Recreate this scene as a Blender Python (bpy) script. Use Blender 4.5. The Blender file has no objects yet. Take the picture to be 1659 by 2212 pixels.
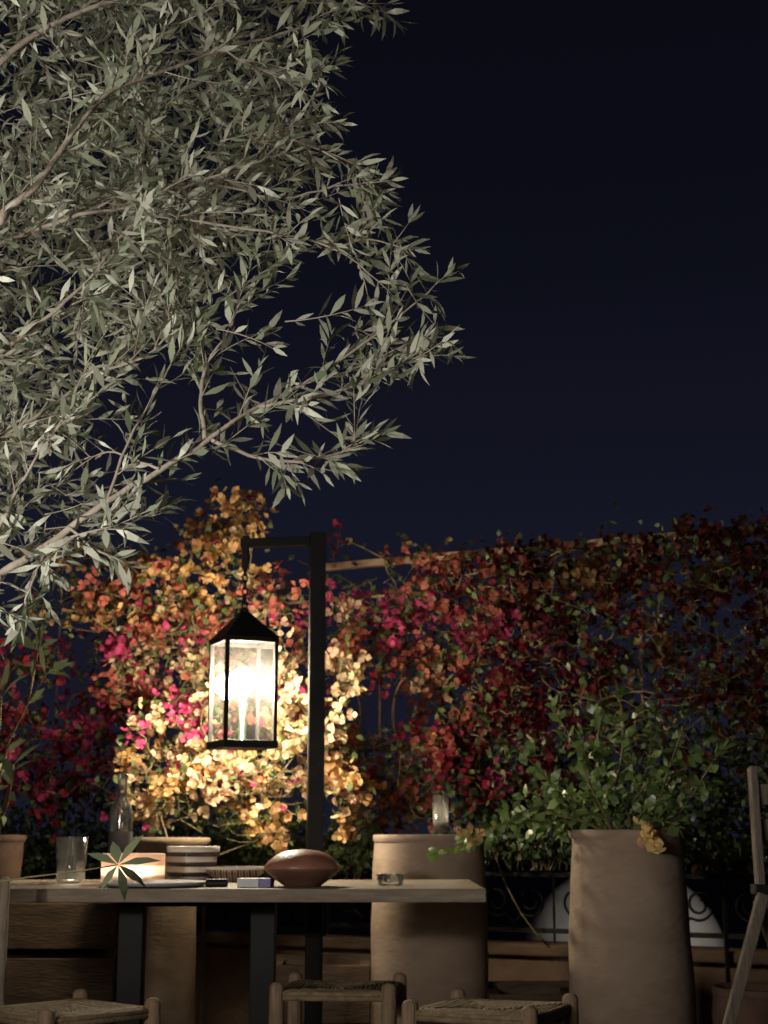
import bpy, math, random
from mathutils import Vector, Matrix
random.seed(11)
R = random
U = random.uniform
G = random.gauss
V = Vector
sc = bpy.context.scene
col = sc.collection
F = 3212.0
P = math.atan(694 / F)
CAM = V((0, 0, .91))
cP, sP = math.cos(P), math.sin(P)

def at(px, py, Y):
    x = (px - 829.5) / F; u = (1106 - py) / F
    d = V((x, cP - u * sP, sP + u * cP))
    return CAM + d * (Y / d.y)
def zf(py, Y): return at(830, py, Y).z
def on(px, Y, z):
    dep = Y * cP + (z - .91) * sP
    return V(((px - 829.5) / F * dep, Y, z))
def proj(v):
    w = v - CAM
    dep = w.y * cP + w.z * sP
    return (829.5 + F * w.x / dep, 1106 - F * (-w.y * sP + w.z * cP) / dep)
def inside(poly, x, y):
    r = False; n = len(poly); j = n - 1
    for i in range(n):
        xi, yi = poly[i]; xj, yj = poly[j]
        if (yi > y) != (yj > y) and x < (xj - xi) * (y - yi) / (yj - yi) + xi: r = not r
        j = i
    return r

# ------------------------------------------------------------------ materials
def nodes(name):
    m = bpy.data.materials.new(name); m.use_nodes = True
    nt = m.node_tree; nt.nodes.clear()
    out = nt.nodes.new('ShaderNodeOutputMaterial')
    return m, nt, out
def ramp(nt, stops):
    r = nt.nodes.new('ShaderNodeValToRGB'); e = r.color_ramp.elements
    while len(e) < len(stops): e.new(.5)
    for i, (p, c) in enumerate(stops):
        e[i].position = p; e[i].color = (c[0], c[1], c[2], 1)
    return r
def mat(name, c1, c2, scale=6, rough=.75, metal=0, bump=.3, bscale=60, stretch=(1, 1, 1), spec=.3):
    m, nt, out = nodes(name); N = nt.nodes.new; L = nt.links.new
    b = N('ShaderNodeBsdfPrincipled'); L(b.outputs[0], out.inputs[0])
    b.inputs['Metallic'].default_value = metal
    b.inputs['Specular IOR Level'].default_value = spec
    tc = N('ShaderNodeTexCoord'); mp = N('ShaderNodeMapping'); mp.inputs['Scale'].default_value = stretch
    L(tc.outputs['Object'], mp.inputs[0])
    n1 = N('ShaderNodeTexNoise'); n1.inputs['Scale'].default_value = scale; n1.inputs['Detail'].default_value = 6
    n1.inputs['Roughness'].default_value = .65
    L(mp.outputs[0], n1.inputs[0])
    r = ramp(nt, [(.3, c1), (.7, c2)]); L(n1.outputs[0], r.inputs[0]); L(r.outputs[0], b.inputs['Base Color'])
    rr = N('ShaderNodeMapRange'); rr.inputs[3].default_value = max(0, rough - .12); rr.inputs[4].default_value = min(1, rough + .12)
    L(n1.outputs[0], rr.inputs[0]); L(rr.outputs[0], b.inputs['Roughness'])
    if bump:
        n2 = N('ShaderNodeTexNoise'); n2.inputs['Scale'].default_value = bscale; n2.inputs['Detail'].default_value = 5
        L(mp.outputs[0], n2.inputs[0])
        bp = N('ShaderNodeBump'); bp.inputs['Strength'].default_value = bump; bp.inputs['Distance'].default_value = .01
        L(n2.outputs[0], bp.inputs['Height']); L(bp.outputs[0], b.inputs['Normal'])
    return m
def leafmat(name, top, top2, under, trans=.25, gloss=.06, rough=.45, attr=False):
    m, nt, out = nodes(name); N = nt.nodes.new; L = nt.links.new
    geo = N('ShaderNodeNewGeometry')
    if attr:
        a = N('ShaderNodeVertexColor'); a.layer_name = 'tint'; csock = a.outputs[0]
    else:
        r = ramp(nt, [(0, top), (1, top2)]); L(geo.outputs['Random Per Island'], r.inputs[0])
        mx = N('ShaderNodeMixRGB'); L(geo.outputs['Backfacing'], mx.inputs[0]); L(r.outputs[0], mx.inputs[1])
        mx.inputs[2].default_value = (*under, 1); csock = mx.outputs[0]
    d = N('ShaderNodeBsdfDiffuse'); t = N('ShaderNodeBsdfTranslucent'); g = N('ShaderNodeBsdfGlossy')
    g.inputs['Roughness'].default_value = rough; g.inputs['Color'].default_value = (.9, .9, .85, 1)
    L(csock, d.inputs[0]); L(csock, t.inputs[0])
    m1 = N('ShaderNodeMixShader'); m1.inputs[0].default_value = trans; L(d.outputs[0], m1.inputs[1]); L(t.outputs[0], m1.inputs[2])
    m2 = N('ShaderNodeMixShader'); m2.inputs[0].default_value = gloss; L(m1.outputs[0], m2.inputs[1]); L(g.outputs[0], m2.inputs[2])
    L(m2.outputs[0], out.inputs[0])
    return m
def emit(name, c, s):
    m, nt, out = nodes(name); e = nt.nodes.new('ShaderNodeEmission')
    e.inputs[0].default_value = (*c, 1); e.inputs[1].default_value = s
    nt.links.new(e.outputs[0], out.inputs[0]); return m
def glassmat(name, tint=(.95, .97, .95), haze=.0, haze_col=(.8, .75, .6), refl=1.0):
    m, nt, out = nodes(name); N = nt.nodes.new; L = nt.links.new
    t = N('ShaderNodeBsdfTransparent'); t.inputs[0].default_value = (*tint, 1)
    g = N('ShaderNodeBsdfGlossy'); g.inputs['Roughness'].default_value = .04
    lw = N('ShaderNodeFresnel'); lw.inputs[0].default_value = 1.45
    mm = N('ShaderNodeMath'); mm.operation = 'MULTIPLY'; mm.inputs[1].default_value = refl; L(lw.outputs[0], mm.inputs[0])
    m1 = N('ShaderNodeMixShader'); L(mm.outputs[0], m1.inputs[0]); L(t.outputs[0], m1.inputs[1]); L(g.outputs[0], m1.inputs[2])
    last = m1
    if haze:  # pale scattering film, stands in for bloom and bright glass edges
        tl = N('ShaderNodeBsdfTranslucent'); tl.inputs[0].default_value = (*haze_col, 1)
        df = N('ShaderNodeBsdfDiffuse'); df.inputs[0].default_value = (*haze_col, 1)
        m2 = N('ShaderNodeMixShader'); L(tl.outputs[0], m2.inputs[1]); L(df.outputs[0], m2.inputs[2])
        tc = N('ShaderNodeTexCoord'); n = N('ShaderNodeTexNoise'); n.inputs['Scale'].default_value = 22; n.inputs['Detail'].default_value = 6
        L(tc.outputs['Object'], n.inputs[0])
        mr = N('ShaderNodeMapRange'); mr.inputs[1].default_value = .3; mr.inputs[2].default_value = .75
        mr.inputs[3].default_value = haze * .5; mr.inputs[4].default_value = haze * 1.8; L(n.outputs[0], mr.inputs[0])
        m3 = N('ShaderNodeMixShader'); L(mr.outputs[0], m3.inputs[0]); L(m1.outputs[0], m3.inputs[1]); L(m2.outputs[0], m3.inputs[2])
        last = m3
    L(last.outputs[0], out.inputs[0]); return m
def bandmat(name, stops, scale, axis='Z', rough=.4):
    m, nt, out = nodes(name); N = nt.nodes.new; L = nt.links.new
    b = N('ShaderNodeBsdfPrincipled'); b.inputs['Roughness'].default_value = rough; L(b.outputs[0], out.inputs[0])
    tc = N('ShaderNodeTexCoord'); w = N('ShaderNodeTexWave'); w.bands_direction = axis
    w.inputs['Scale'].default_value = scale; w.inputs['Distortion'].default_value = 1.2; w.inputs['Detail'].default_value = 2
    L(tc.outputs['Object'], w.inputs[0]); r = ramp(nt, stops); r.color_ramp.interpolation = 'CONSTANT' if len(stops) > 2 else 'LINEAR'
    L(w.outputs[0], r.inputs[0]); L(r.outputs[0], b.inputs['Base Color']); return m

M = {}
M['olive'] = leafmat('olive_leaf', (.125, .16, .095), (.33, .365, .26), (.46, .48, .39), trans=.12, gloss=.06, rough=.45)
M['oleander'] = leafmat('oleander_leaf', (.08, .13, .06), (.17, .22, .11), (.19, .23, .13), trans=.15, gloss=.05)
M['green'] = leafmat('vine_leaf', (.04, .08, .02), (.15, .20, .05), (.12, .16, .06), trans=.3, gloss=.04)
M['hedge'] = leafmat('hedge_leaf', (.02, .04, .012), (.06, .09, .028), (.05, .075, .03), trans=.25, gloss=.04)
M['shrub'] = leafmat('shrub_leaf', (.065, .15, .028), (.175, .28, .065), (.16, .24, .08), trans=.25, gloss=.06, rough=.35)
M['bract'] = leafmat('bract', 0, 0, 0, trans=.38, gloss=.008, attr=True)
M['bark'] = mat('olive_bark', (.24, .20, .16), (.46, .40, .34), scale=14, bump=.6, bscale=40)
M['stem'] = mat('vine_stem', (.12, .09, .045), (.26, .20, .10), scale=20, bump=.2)
M['steel'] = mat('black_steel', (.006, .006, .006), (.016, .015, .014), scale=12, rough=.6, bump=.1, bscale=120)
M['iron'] = mat('lit_rusty_iron', (.24, .15, .09), (.50, .34, .21), scale=25, rough=.75, bump=.3)  # brighter copy for the scrolls, lantern light put in the colour
M['darkiron'] = mat('shaded_iron', (.05, .032, .02), (.14, .09, .055), scale=25, rough=.75, bump=.3)  # darker copy of the trellis iron, shade put in the colour
M['blackiron'] = mat('black_iron', (.006, .006, .006), (.016, .015, .013), scale=25, rough=.6, bump=.3)
M['beam'] = mat('beam_wood', (.28, .17, .10), (.46, .32, .21), scale=5, stretch=(1, 1, 1), bump=.4, bscale=50)
M['wood'] = mat('table_wood', (.17, .13, .095), (.32, .26, .20), scale=9, stretch=(1, 8, 8), bump=.35, bscale=30, rough=.65)
M['raw'] = mat('stool_wood', (.17, .115, .07), (.33, .235, .15), scale=12, stretch=(6, 6, 1), bump=.4, bscale=30)
M['rush'] = mat('woven_rush', (.16, .115, .068), (.32, .24, .15), scale=40, bump=.5, bscale=140)
M['grey_wood'] = mat('weathered_wood', (.11, .09, .07), (.23, .19, .15), scale=12, stretch=(8, 8, 1), bump=.4, bscale=30)
M['pale_wood'] = mat('pale_chair_wood', (.20, .16, .12), (.35, .29, .22), scale=12, stretch=(8, 8, 1), bump=.4, bscale=30)
M['dark_wood'] = mat('dark_timber', (.05, .033, .022), (.135, .088, .055), scale=6, stretch=(1, 6, 6), bump=.4, bscale=30)
M['clay'] = mat('raw_clay', (.25, .183, .135), (.39, .295, .225), scale=3.5, stretch=(1, 1, 2.0), bump=.35, bscale=24, rough=.94, spec=.1)
M['clay2'] = mat('tan_clay', (.27, .19, .12), (.42, .315, .21), scale=6, stretch=(1, 1, 2.5), bump=.3, bscale=35, rough=.9, spec=.15)
M['terracotta'] = mat('terracotta', (.07, .042, .030), (.15, .09, .062), scale=7, bump=.4, bscale=40, rough=.88)
M['soil'] = mat('soil', (.02, .014, .01), (.06, .045, .03), scale=25, bump=1, bscale=80)
M['plaster'] = mat('pale_plaster', (.48, .45, .40), (.68, .65, .59), scale=3, bump=.2)
M['wall'] = mat('earth_render', (.08, .053, .036), (.155, .10, .066), scale=4, bump=.5, bscale=30, rough=.9)
M['floor'] = mat('floor_tiles', (.06, .042, .034), (.12, .085, .065), scale=3, bump=.3, bscale=30)
M['ground'] = mat('dark_ground', (.015, .014, .013), (.03, .028, .026), scale=.5, bump=.3)
M['pane'] = glassmat('lantern_glass', (.96, .97, .93), haze=.010, haze_col=(.8, .79, .72))  # film imitates the bulb's bloom on the panes
M['glass'] = glassmat('clear_glass', (.95, .965, .955), haze=.024, haze_col=(.85, .85, .82), refl=2.4)
M['stemglass'] = glassmat('green_glass', (.7, .85, .7), haze=.05, haze_col=(.6, .8, .6))
M['bulb'] = emit('bulb_glow', (1, .84, .63), 780)
M['flame'] = emit('flame', (1, .80, .55), 95)
M['wax'] = leafmat('peach_wax', (.84, .68, .58), (.88, .72, .62), (.84, .68, .58), trans=.4, gloss=.04)
M['cream'] = mat('cream_glaze', (.66, .61, .53), (.78, .72, .64), scale=12, rough=.35, bump=.05, spec=.5)
M['darkglaze'] = mat('dark_glaze', (.03, .02, .018), (.06, .04, .032), scale=12, rough=.35, bump=.05, spec=.5)
M['ceramic2'] = bandmat('checked_ceramic', [(0, (.10, .06, .04)), (.5, (.6, .5, .4)), (.8, (.12, .07, .05))], 16, 'X')
M['dish'] = mat('glazed_clay', (.22, .09, .06), (.34, .155, .10), scale=10, rough=.42, bump=.15, spec=.5)
M['dishdark'] = mat('dark_glazed_clay', (.10, .05, .035), (.18, .09, .06), scale=10, rough=.5, bump=.15)
M['white'] = mat('white_card', (.50, .50, .52), (.62, .62, .64), scale=5, bump=.05, rough=.5)
M['purple'] = mat('violet_card', (.10, .08, .22), (.16, .13, .30), scale=5, bump=.05, rough=.4)
M['black'] = mat('black_plastic', (.01, .01, .012), (.02, .02, .022), scale=5, bump=.05, rough=.3)
M['label'] = mat('bottle_label', (.05, .05, .06), (.09, .085, .10), scale=20, bump=.1)

# ------------------------------------------------------------------ mesh builder
class MB:
    def __init__(s): s.v = []; s.f = []; s.c = []
    def box(s, c, size, rz=0, mtx=None):
        m = Matrix.Rotation(rz, 3, 'Z') if mtx is None else mtx
        k = len(s.v)
        for dx in (-.5, .5):
            for dy in (-.5, .5):
                for dz in (-.5, .5):
                    s.v.append(V(c) + m @ V((dx * size[0], dy * size[1], dz * size[2])))
        for q in ((0, 1, 3, 2), (4, 6, 7, 5), (0, 4, 5, 1), (2, 3, 7, 6), (0, 2, 6, 4), (1, 5, 7, 3)):
            s.f.append(tuple(k + i for i in q))
        return s
    def bar(s, a, b, w, h):
        a = V(a); b = V(b); d = b - a; L = d.length; d.normalize()
        up = V((0, 0, 1)) if abs(d.z) < .9 else V((0, 1, 0))
        x = d.cross(up).normalized(); y = x.cross(d)
        m = Matrix((x, d, y)).transposed()
        return s.box((a + b) / 2, (w, L, h), mtx=m)
    def tube(s, pts, r, n=6, closed=False):
        pts = [V(p) for p in pts]; N = len(pts)
        rr = r if isinstance(r, (list, tuple)) else [r] * N
        if len(rr) == 2 and N != 2: rr = [rr[0] + (rr[1] - rr[0]) * i / (N - 1) for i in range(N)]
        k = len(s.v); prev = None
        for i in range(N):
            if closed: t = pts[(i + 1) % N] - pts[i - 1]
            else: t = pts[min(i + 1, N - 1)] - pts[max(i - 1, 0)]
            t = t.normalized() if t.length > 1e-9 else V((0, 0, 1))
            if prev is None:
                a = V((0, 0, 1)) if abs(t.z) < .9 else V((1, 0, 0)); x = t.cross(a).normalized()
            else:
                x = prev - t * prev.dot(t)
                x = x.normalized() if x.length > 1e-6 else t.orthogonal().normalized()
            prev = x; y = t.cross(x)
            for j in range(n):
                an = 2 * math.pi * j / n
                s.v.append(pts[i] + (x * math.cos(an) + y * math.sin(an)) * rr[i])
        for i in range(N if closed else N - 1):
            a0 = k + i * n; b0 = k + ((i + 1) % N) * n
            for j in range(n):
                s.f.append((a0 + j, a0 + (j + 1) % n, b0 + (j + 1) % n, b0 + j))
        if not closed:
            s.f.append(tuple(k + j for j in reversed(range(n)))); s.f.append(tuple(k + (N - 1) * n + j for j in range(n)))
        return s
    def lathe(s, prof, c=(0, 0, 0), n=40, wob=0, cap=True):
        k = len(s.v); c = V(c); ph = U(0, 6)
        for i, (r, z) in enumerate(prof):
            for j in range(n):
                an = 2 * math.pi * j / n
                q = r * (1 + wob * math.sin(an * 2 + ph + z * 3) + wob * .6 * math.sin(an * 5 + z * 17 + ph) + wob * .5 * math.sin(z * 31 + an))
                s.v.append(c + V((q * math.cos(an), q * math.sin(an), z)))
        for i in range(len(prof) - 1):
            a = k + i * n; b = a + n
            for j in range(n): s.f.append((a + j, a + (j + 1) % n, b + (j + 1) % n, b + j))
        if cap:
            if prof[0][0] > 1e-4: s.f.append(tuple(k + j for j in reversed(range(n))))
            if prof[-1][0] > 1e-4: s.f.append(tuple(k + (len(prof) - 1) * n + j for j in range(n)))
        return s
    def leaf(s, p, d, nrm, L, W, curl=.1, c=None, wide=.35):
        d = d.normalized(); x = d.cross(nrm)
        x = x.normalized() if x.length > 1e-5 else d.orthogonal().normalized()
        n = x.cross(d); k = len(s.v)
        s.v += [p, p + d * (L * wide) + x * (W * .5) + n * (curl * L * .1), p + d * (L * wide) - x * (W * .5) + n * (curl * L * .1),
                p + d * (L * .7) + x * (W * .38) - n * (curl * L * .15), p + d * (L * .7) - x * (W * .38) - n * (curl * L * .15), p + d * L - n * (curl * L * .9)]
        s.f += [(k, k + 2, k + 1), (k + 1, k + 2, k + 4, k + 3), (k + 3, k + 4, k + 5)]
        if c is not None: s.c += [c] * 6
        return s
    def build(s, name, m, parent=None, world=False, smooth=False, bevel=0, mod=None):
        me = bpy.data.meshes.new(name)
        off = parent.location if (world and parent) else V((0, 0, 0))
        me.from_pydata([tuple(v - off) for v in s.v], [], s.f)
        if s.c:
            a = me.color_attributes.new('tint', 'FLOAT_COLOR', 'POINT')
            a.data.foreach_set('color', [q for c in s.c for q in (c[0], c[1], c[2], 1.0)])
        me.materials.append(m)
        if smooth: me.polygons.foreach_set('use_smooth', [True] * len(me.polygons))
        me.update()
        o = bpy.data.objects.new(name, me); col.objects.link(o)
        if parent: o.parent = parent
        if bevel:
            b = o.modifiers.new('bevel', 'BEVEL'); b.width = bevel; b.segments = 2; b.limit_method = 'ANGLE'
        return o
def tag(o, label, cat, group=None):
    o['label'] = label; o['category'] = cat
    if group: o['group'] = group
    return o
def thing(name, label, cat, loc=(0, 0, 0), rz=0, group=None):
    o = bpy.data.objects.new(name, None); col.objects.link(o); o.location = V(loc); o.rotation_euler = (0, 0, rz)
    o.empty_display_size = .1
    return tag(o, label, cat, group)
def dup(r, loc, rz, label):
    c = r.copy(); col.objects.link(c); c.location = V(loc); c.rotation_euler = (0, 0, rz); c['label'] = label
    for ch in list(r.children):
        d = ch.copy(); col.objects.link(d); d.parent = c
        for g in list(ch.children):
            e = g.copy(); col.objects.link(e); e.parent = d
    return c
def rv(): return V((G(0, 1), G(0, 1), G(0, 1))).normalized()
def curve(a, b, jit, n=7, sag=0):
    a = V(a); b = V(b); L = (b - a).length
    j1 = rv() * jit * L; j2 = rv() * jit * L
    out = []
    for i in range(n):
        t = i / (n - 1)
        out.append(a.lerp(b, t) + j1 * math.sin(math.pi * t) + j2 * math.sin(2 * math.pi * t) * .5 + V((0, 0, 1)) * sag * math.sin(math.pi * t) * L)
    return out
def scroll_pts(kind, n=60, tight=13, pw=3.2):
    th = 0; x = y = 0; out = []
    ts = [-1 + 2 * i / (n - 1) for i in range(n)]
    for t in ts:
        k = (.8 + tight * abs(t) ** pw) * (1 if (kind == 'C' or t > 0) else -1)
        th += k * 2 / n * 1.15
        x += math.cos(th); y += math.sin(th); out.append((x, y))
    cx = sum(p[0] for p in out) / n; cy = sum(p[1] for p in out) / n
    dx = out[-1][0] - out[0][0]; dy = out[-1][1] - out[0][1]; an = math.atan2(dy, dx)
    ca, sa = math.cos(-an), math.sin(-an)
    o2 = [((p[0] - cx) * ca - (p[1] - cy) * sa, (p[0] - cx) * sa + (p[1] - cy) * ca) for p in out]
    w = max(p[0] for p in o2) - min(p[0] for p in o2)
    return [(p[0] / w, p[1] / w) for p in o2]
CS = scroll_pts('C')

# ------------------------------------------------------------------ camera, world
cam = bpy.data.cameras.new('camera'); co = bpy.data.objects.new('camera', cam); col.objects.link(co)
co.location = CAM; co.rotation_euler = (math.pi / 2 + P, 0, 0)
cam.sensor_fit = 'VERTICAL'; cam.sensor_height = 24; cam.lens = 12 / (1106 / F); cam.clip_end = 1000; cam.clip_start = .05
cam.dof.use_dof = True; cam.dof.focus_distance = 3.1; cam.dof.aperture_fstop = 4.8
sc.camera = co
w = bpy.data.worlds.new('World'); sc.world = w; w.use_nodes = True
nt = w.node_tree; nt.nodes.clear()
wo = nt.nodes.new('ShaderNodeOutputWorld'); bg = nt.nodes.new('ShaderNodeBackground'); tc = nt.nodes.new('ShaderNodeTexCoord')
sx = nt.nodes.new('ShaderNodeSeparateXYZ'); nt.links.new(tc.outputs['Generated'], sx.inputs[0])
rp = ramp(nt, [(0, (.0085, .0090, .0182)), (.2, (.0074, .0080, .0168)), (.36, (.0040, .0045, .0095)), (.6, (.0022, .0024, .0046))])
nt.links.new(sx.outputs[2], rp.inputs[0]); nt.links.new(rp.outputs[0], bg.inputs[0]); nt.links.new(bg.outputs[0], wo.inputs[0])
bg.inputs[1].default_value = 1
sc.view_settings.view_transform = 'Standard'; sc.view_settings.look = 'None'; sc.view_settings.exposure = 0

# lamps standing out of frame on the left: one lights the terrace, a spot lights the olive
l = bpy.data.lights.new('terrace_lamp', 'POINT'); l.energy = 100; l.color = (1, .87, .74); l.shadow_soft_size = .4
o = bpy.data.objects.new('terrace_lamp', l); col.objects.link(o); o.location = (-1.4, .1, 1.4)
l = bpy.data.lights.new('tree_spot', 'SPOT'); l.energy = 112; l.color = (1, .94, .85); l.shadow_soft_size = .06; l.spot_size = math.radians(105); l.spot_blend = .7
o = bpy.data.objects.new('tree_spot', l); col.objects.link(o); o.location = (-1.5, 1.4, 1.2)
o.rotation_euler = (V((-.6, 3.0, 2.1)) - o.location).to_track_quat('-Z', 'Y').to_euler()

# ------------------------------------------------------------------ ground
g = MB(); g.v = [V((-300, -300, -.02)), V((300, -300, -.02)), V((300, 300, -.02)), V((-300, 300, -.02))]; g.f = [(0, 1, 2, 3)]
o = g.build('ground', M['ground']); o['kind'] = 'structure'
g = MB(); g.v = [V((-6, -4, 0)), V((5, -4, 0)), V((5, 5.2, 0)), V((-6, 10, 0))]; g.f = [(0, 1, 2, 3)]
o = g.build('terrace_floor', M['floor']); o['kind'] = 'structure'

# ------------------------------------------------------------------ trellis along the terrace edge
PL = at(695, 1225, 7.0); PR = at(1659, 1142, 6.06)
td = V((PR.x - PL.x, PR.y - PL.y, 0)); TL = td.length; td.normalize(); ZT = (PL.z + PR.z) / 2
def T(s, z, off=0):
    nrm = V((td.y, -td.x, 0))
    return V((PL.x, PL.y, 0)) + td * s + V((0, 0, z)) + nrm * off      # off > 0 : towards the camera side
def Yt(px): return 7.0 + (px - 695) / 964 * (-.94)
trel = thing('iron_trellis', 'tall scrolled iron trellis with pale wooden top rail carrying the flowering vines', 'trellis', T(0, 0))
MB().bar(T(-.05, ZT), T(3.4, ZT), .036, .034).build('top_rail', M['beam'], trel, True, bevel=.004)
MB().bar(T(-3.0, ZT - .16), T(3.4, ZT - .16), .012, .012).build('crossbar', M['iron'], trel, True)
MB().bar(T(-3.0, 1.28), T(3.4, 1.28), .012, .012).build('crossbar', M['darkiron'], trel, True)
MB().bar(T(-3.0, .82), T(3.4, .82), .014, .014).build('crossbar', M['blackiron'], trel, True)
for i in range(-5, 6):
    s = i * .62
    MB().bar(T(s, 0), T(s, ZT - .02 if i > -1 else ZT - .16), .016, .016).build('post', M['darkiron'] if i < 2 else M['blackiron'], trel, True)  # right-hand posts take the blackest iron, dimmed by colour
    sm = s + .31
    MB().bar(T(sm, .82), T(sm, ZT - .16), .009, .009).build('bar', M['iron'], trel, True)
    for z0, sz in ((1.46, .30), (1.05, .24), (1.83, .22)):
        for sg in (-1, 1):
            pts = [T(sm + sg * (.125 + q[1] * sz * .9), z0 + q[0] * sz, .03) for q in CS]
            MB().tube(pts, .0066, 5).build('scroll', M['iron'], trel, True, True)
    f = MB()
    for sg in (-1, 1):
        f.tube([T(sm + sg * .2 * math.sin(a * 1.5), 1.30 + .2 * (1 - math.cos(a * 1.5)), .03) for a in [k / 12 for k in range(13)]], .0066, 5)
    f.build('fleur', M['iron'], trel, True, True)

# dark railing low behind the trellis
rail = thing('iron_railing', 'low black wrought iron railing with curled scrolls between the clay pots', 'railing', T(0, 0, -.12))
for z in (.50, .735):
    MB().bar(T(-3, z, -.12), T(3.2, z, -.12), .022, .020).build('handrail' if z > .6 else 'bottom_rail', M['blackiron'], rail, True)
for i in range(-5, 9):
    s = i * .37 - .02
    MB().bar(T(s, .45, -.12), T(s, .735, -.12), .010, .010).build('baluster', M['blackiron'], rail, True)
    for q0 in (-1, 1):
        pts = [T(s + .185 + q0 * .006, .51, -.12), T(s + .185 + q0 * .006, .54, -.12)]
        for j in range(34):
            a = -math.pi * .5 - .6 + j / 33 * math.pi * 3.1; r = .066 * (1 - .70 * j / 33)
            pts.append(T(s + .185 + q0 * (.080 + r * math.cos(a) * 1.0), .622 + r * math.sin(a), -.12))
        MB().tube(pts, .0062, 6).build('scroll', M['blackiron'], rail, True, True)
wl = thing('parapet_wall', 'low brown rendered parapet wall under the iron railing', 'wall', T(0, 0, -.12))
MB().bar(T(-3.4, .2, -.12), T(3.4, .2, -.12), .16, .4).build('wall_body', M['wall'], wl, True)
MB().bar(T(-3.4, .425, -.12), T(3.4, .425, -.12), .22, .05).build('coping', M['wall'], wl, True, bevel=.01)

# pale dome beyond
dc = on(1352, 9.6, 0)
dome = thing('plaster_dome', 'pale lit plaster dome seen through the railing behind the tall right pot', 'dome', dc)
MB().lathe([(.66, 0), (.66, .10), (.63, .12)] + [(.63 * math.cos(a), .12 + .60 * math.sin(a)) for a in [k * math.pi / 2 / 14 for k in range(1, 14)]] + [(.02, .722), (0, .723)], n=48).build('shell', M['plaster'], dome, smooth=True)
MB().lathe([(.70, 0), (.70, .05), (.67, .06)], n=48).build('plinth', M['plaster'], dome)
sl = bpy.data.lights.new('dome_fill', 'SPOT'); sl.energy = 44; sl.color = (1, .94, .86); sl.spot_size = math.radians(60); sl.shadow_soft_size = .3; sl.spot_blend = .5  # added unseen light that brightens the dome
so = bpy.data.objects.new('dome_fill', sl); col.objects.link(so); so.location = dc + V((.1, -2.3, .85))
so.rotation_euler = (dc + V((0, -.2, .4)) - so.location).to_track_quat('-Z', 'Y').to_euler()

# ------------------------------------------------------------------ lantern post and lantern
YP = 5.6
pb = on(675, YP, 0)
post = thing('lantern_post', 'black square steel post with a short arm holding the lantern', 'post', pb)
ztop = zf(1152, YP)
MB().box((0, 0, ztop / 2), (.060, .060, ztop), rz=.12).build('upright', M['steel'], post, bevel=.003)
MB().box((0, 0, .008), (.3, .3, .016)).build('base_plate', M['steel'], post)
lx = at(527, 1400, YP).x
arm_z = zf(1168, YP)
MB().bar((-.03, 0, arm_z - .002), (lx - pb.x - .02, -.01, arm_z - .012), .032, .034).build('arm', M['steel'], post, bevel=.002)
MB().box((lx - pb.x, -.01, (arm_z + zf(1222, YP)) / 2), (.026, .03, arm_z - zf(1222, YP) + .03)).build('hanger', M['steel'], post, bevel=.002)

LB = zf(1618, YP)
lan = thing('hanging_lantern', 'glowing black metal lantern with glass panes hanging by a chain from the post arm', 'lantern', (lx, YP - .01, LB), rz=math.radians(24))
zE = zf(1386, YP) - LB; zA = zf(1322, YP) - LB; S = .102
fr = MB().box((0, 0, .014), (2 * S + .006, 2 * S + .006, .028)); fr.build('base_tray', M['steel'], lan, bevel=.002)
for a, b in ((-1, -1), (-1, 1), (1, -1), (1, 1)):
    MB().box((a * (S - .007), b * (S - .007), (zE + .028) / 2), (.014, .014, zE - .028)).build('corner_bar', M['steel'], lan)
tr = MB()
for a in (-1, 1):
    tr.box((a * (S - .004), 0, zE - .003), (.012, 2 * S + .004, .016)); tr.box((0, a * (S - .004), zE - .003), (2 * S - .02, .012, .016))
tr.build('top_rim', M['steel'], lan)
rf = MB(); e = S + .005
rf.v = [V((-e, -e, zE + .006)), V((e, -e, zE + .006)), V((e, e, zE + .006)), V((-e, e, zE + .006)), V((-.012, -.012, zA)), V((.012, -.012, zA)), V((.012, .012, zA)), V((-.012, .012, zA))]
rf.f = [(0, 1, 5, 4), (1, 2, 6, 5), (2, 3, 7, 6), (3, 0, 4, 7), (4, 5, 6, 7), (3, 2, 1, 0)]
roof = rf.build('roof', M['steel'], lan)
MB().lathe([(.014, zA - .004), (.017, zA + .008), (.008, zA + .016)], n=12).build('finial', M['steel'], roof)
for k in range(4):
    a = k * math.pi / 2; d = V((math.cos(a), math.sin(a), 0)); t = V((-d.y, d.x, 0)); c = d * (S - .009); h = S - .014
    q = MB(); q.v = [c - t * h + V((0, 0, .029)), c + t * h + V((0, 0, .029)), c + t * h + V((0, 0, zE - .011)), c - t * h + V((0, 0, zE - .011))]; q.f = [(0, 1, 2, 3)]
    q.build('glass_pane', M['pane'], lan)
zb = zf(1472, YP) - LB
MB().lathe([(.013, .028), (.013, zb - .06), (.016, zb - .058), (.016, zb - .036)], n=12).build('bulb_stem', M['stemglass'], lan, smooth=True)
MB().lathe([(.016, zb - .055), (.03, zb - .035)] + [(.050 * math.cos(a), zb + .050 * math.sin(a)) for a in [-.6 + k * (.6 + 1.5) / 9 for k in range(10)]] + [(0, zb + .051)], n=20).build('bulb', M['bulb'], lan, smooth=True)
ch = MB(); zt = zf(1222, YP) - LB; zc = zA + .012; k = 0
while zc < zt + .01:
    a = math.pi / 2 * (k % 2)
    ch.tube([V((.010 * math.cos(q) * math.cos(a), .010 * math.cos(q) * math.sin(a), zc + .012 + .018 * math.sin(q))) for q in [j * math.pi / 5 for j in range(10)]], .0032, 5, closed=True)
    zc += .026; k += 1
ch.build('chain', M['steel'], lan, smooth=True)

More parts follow.
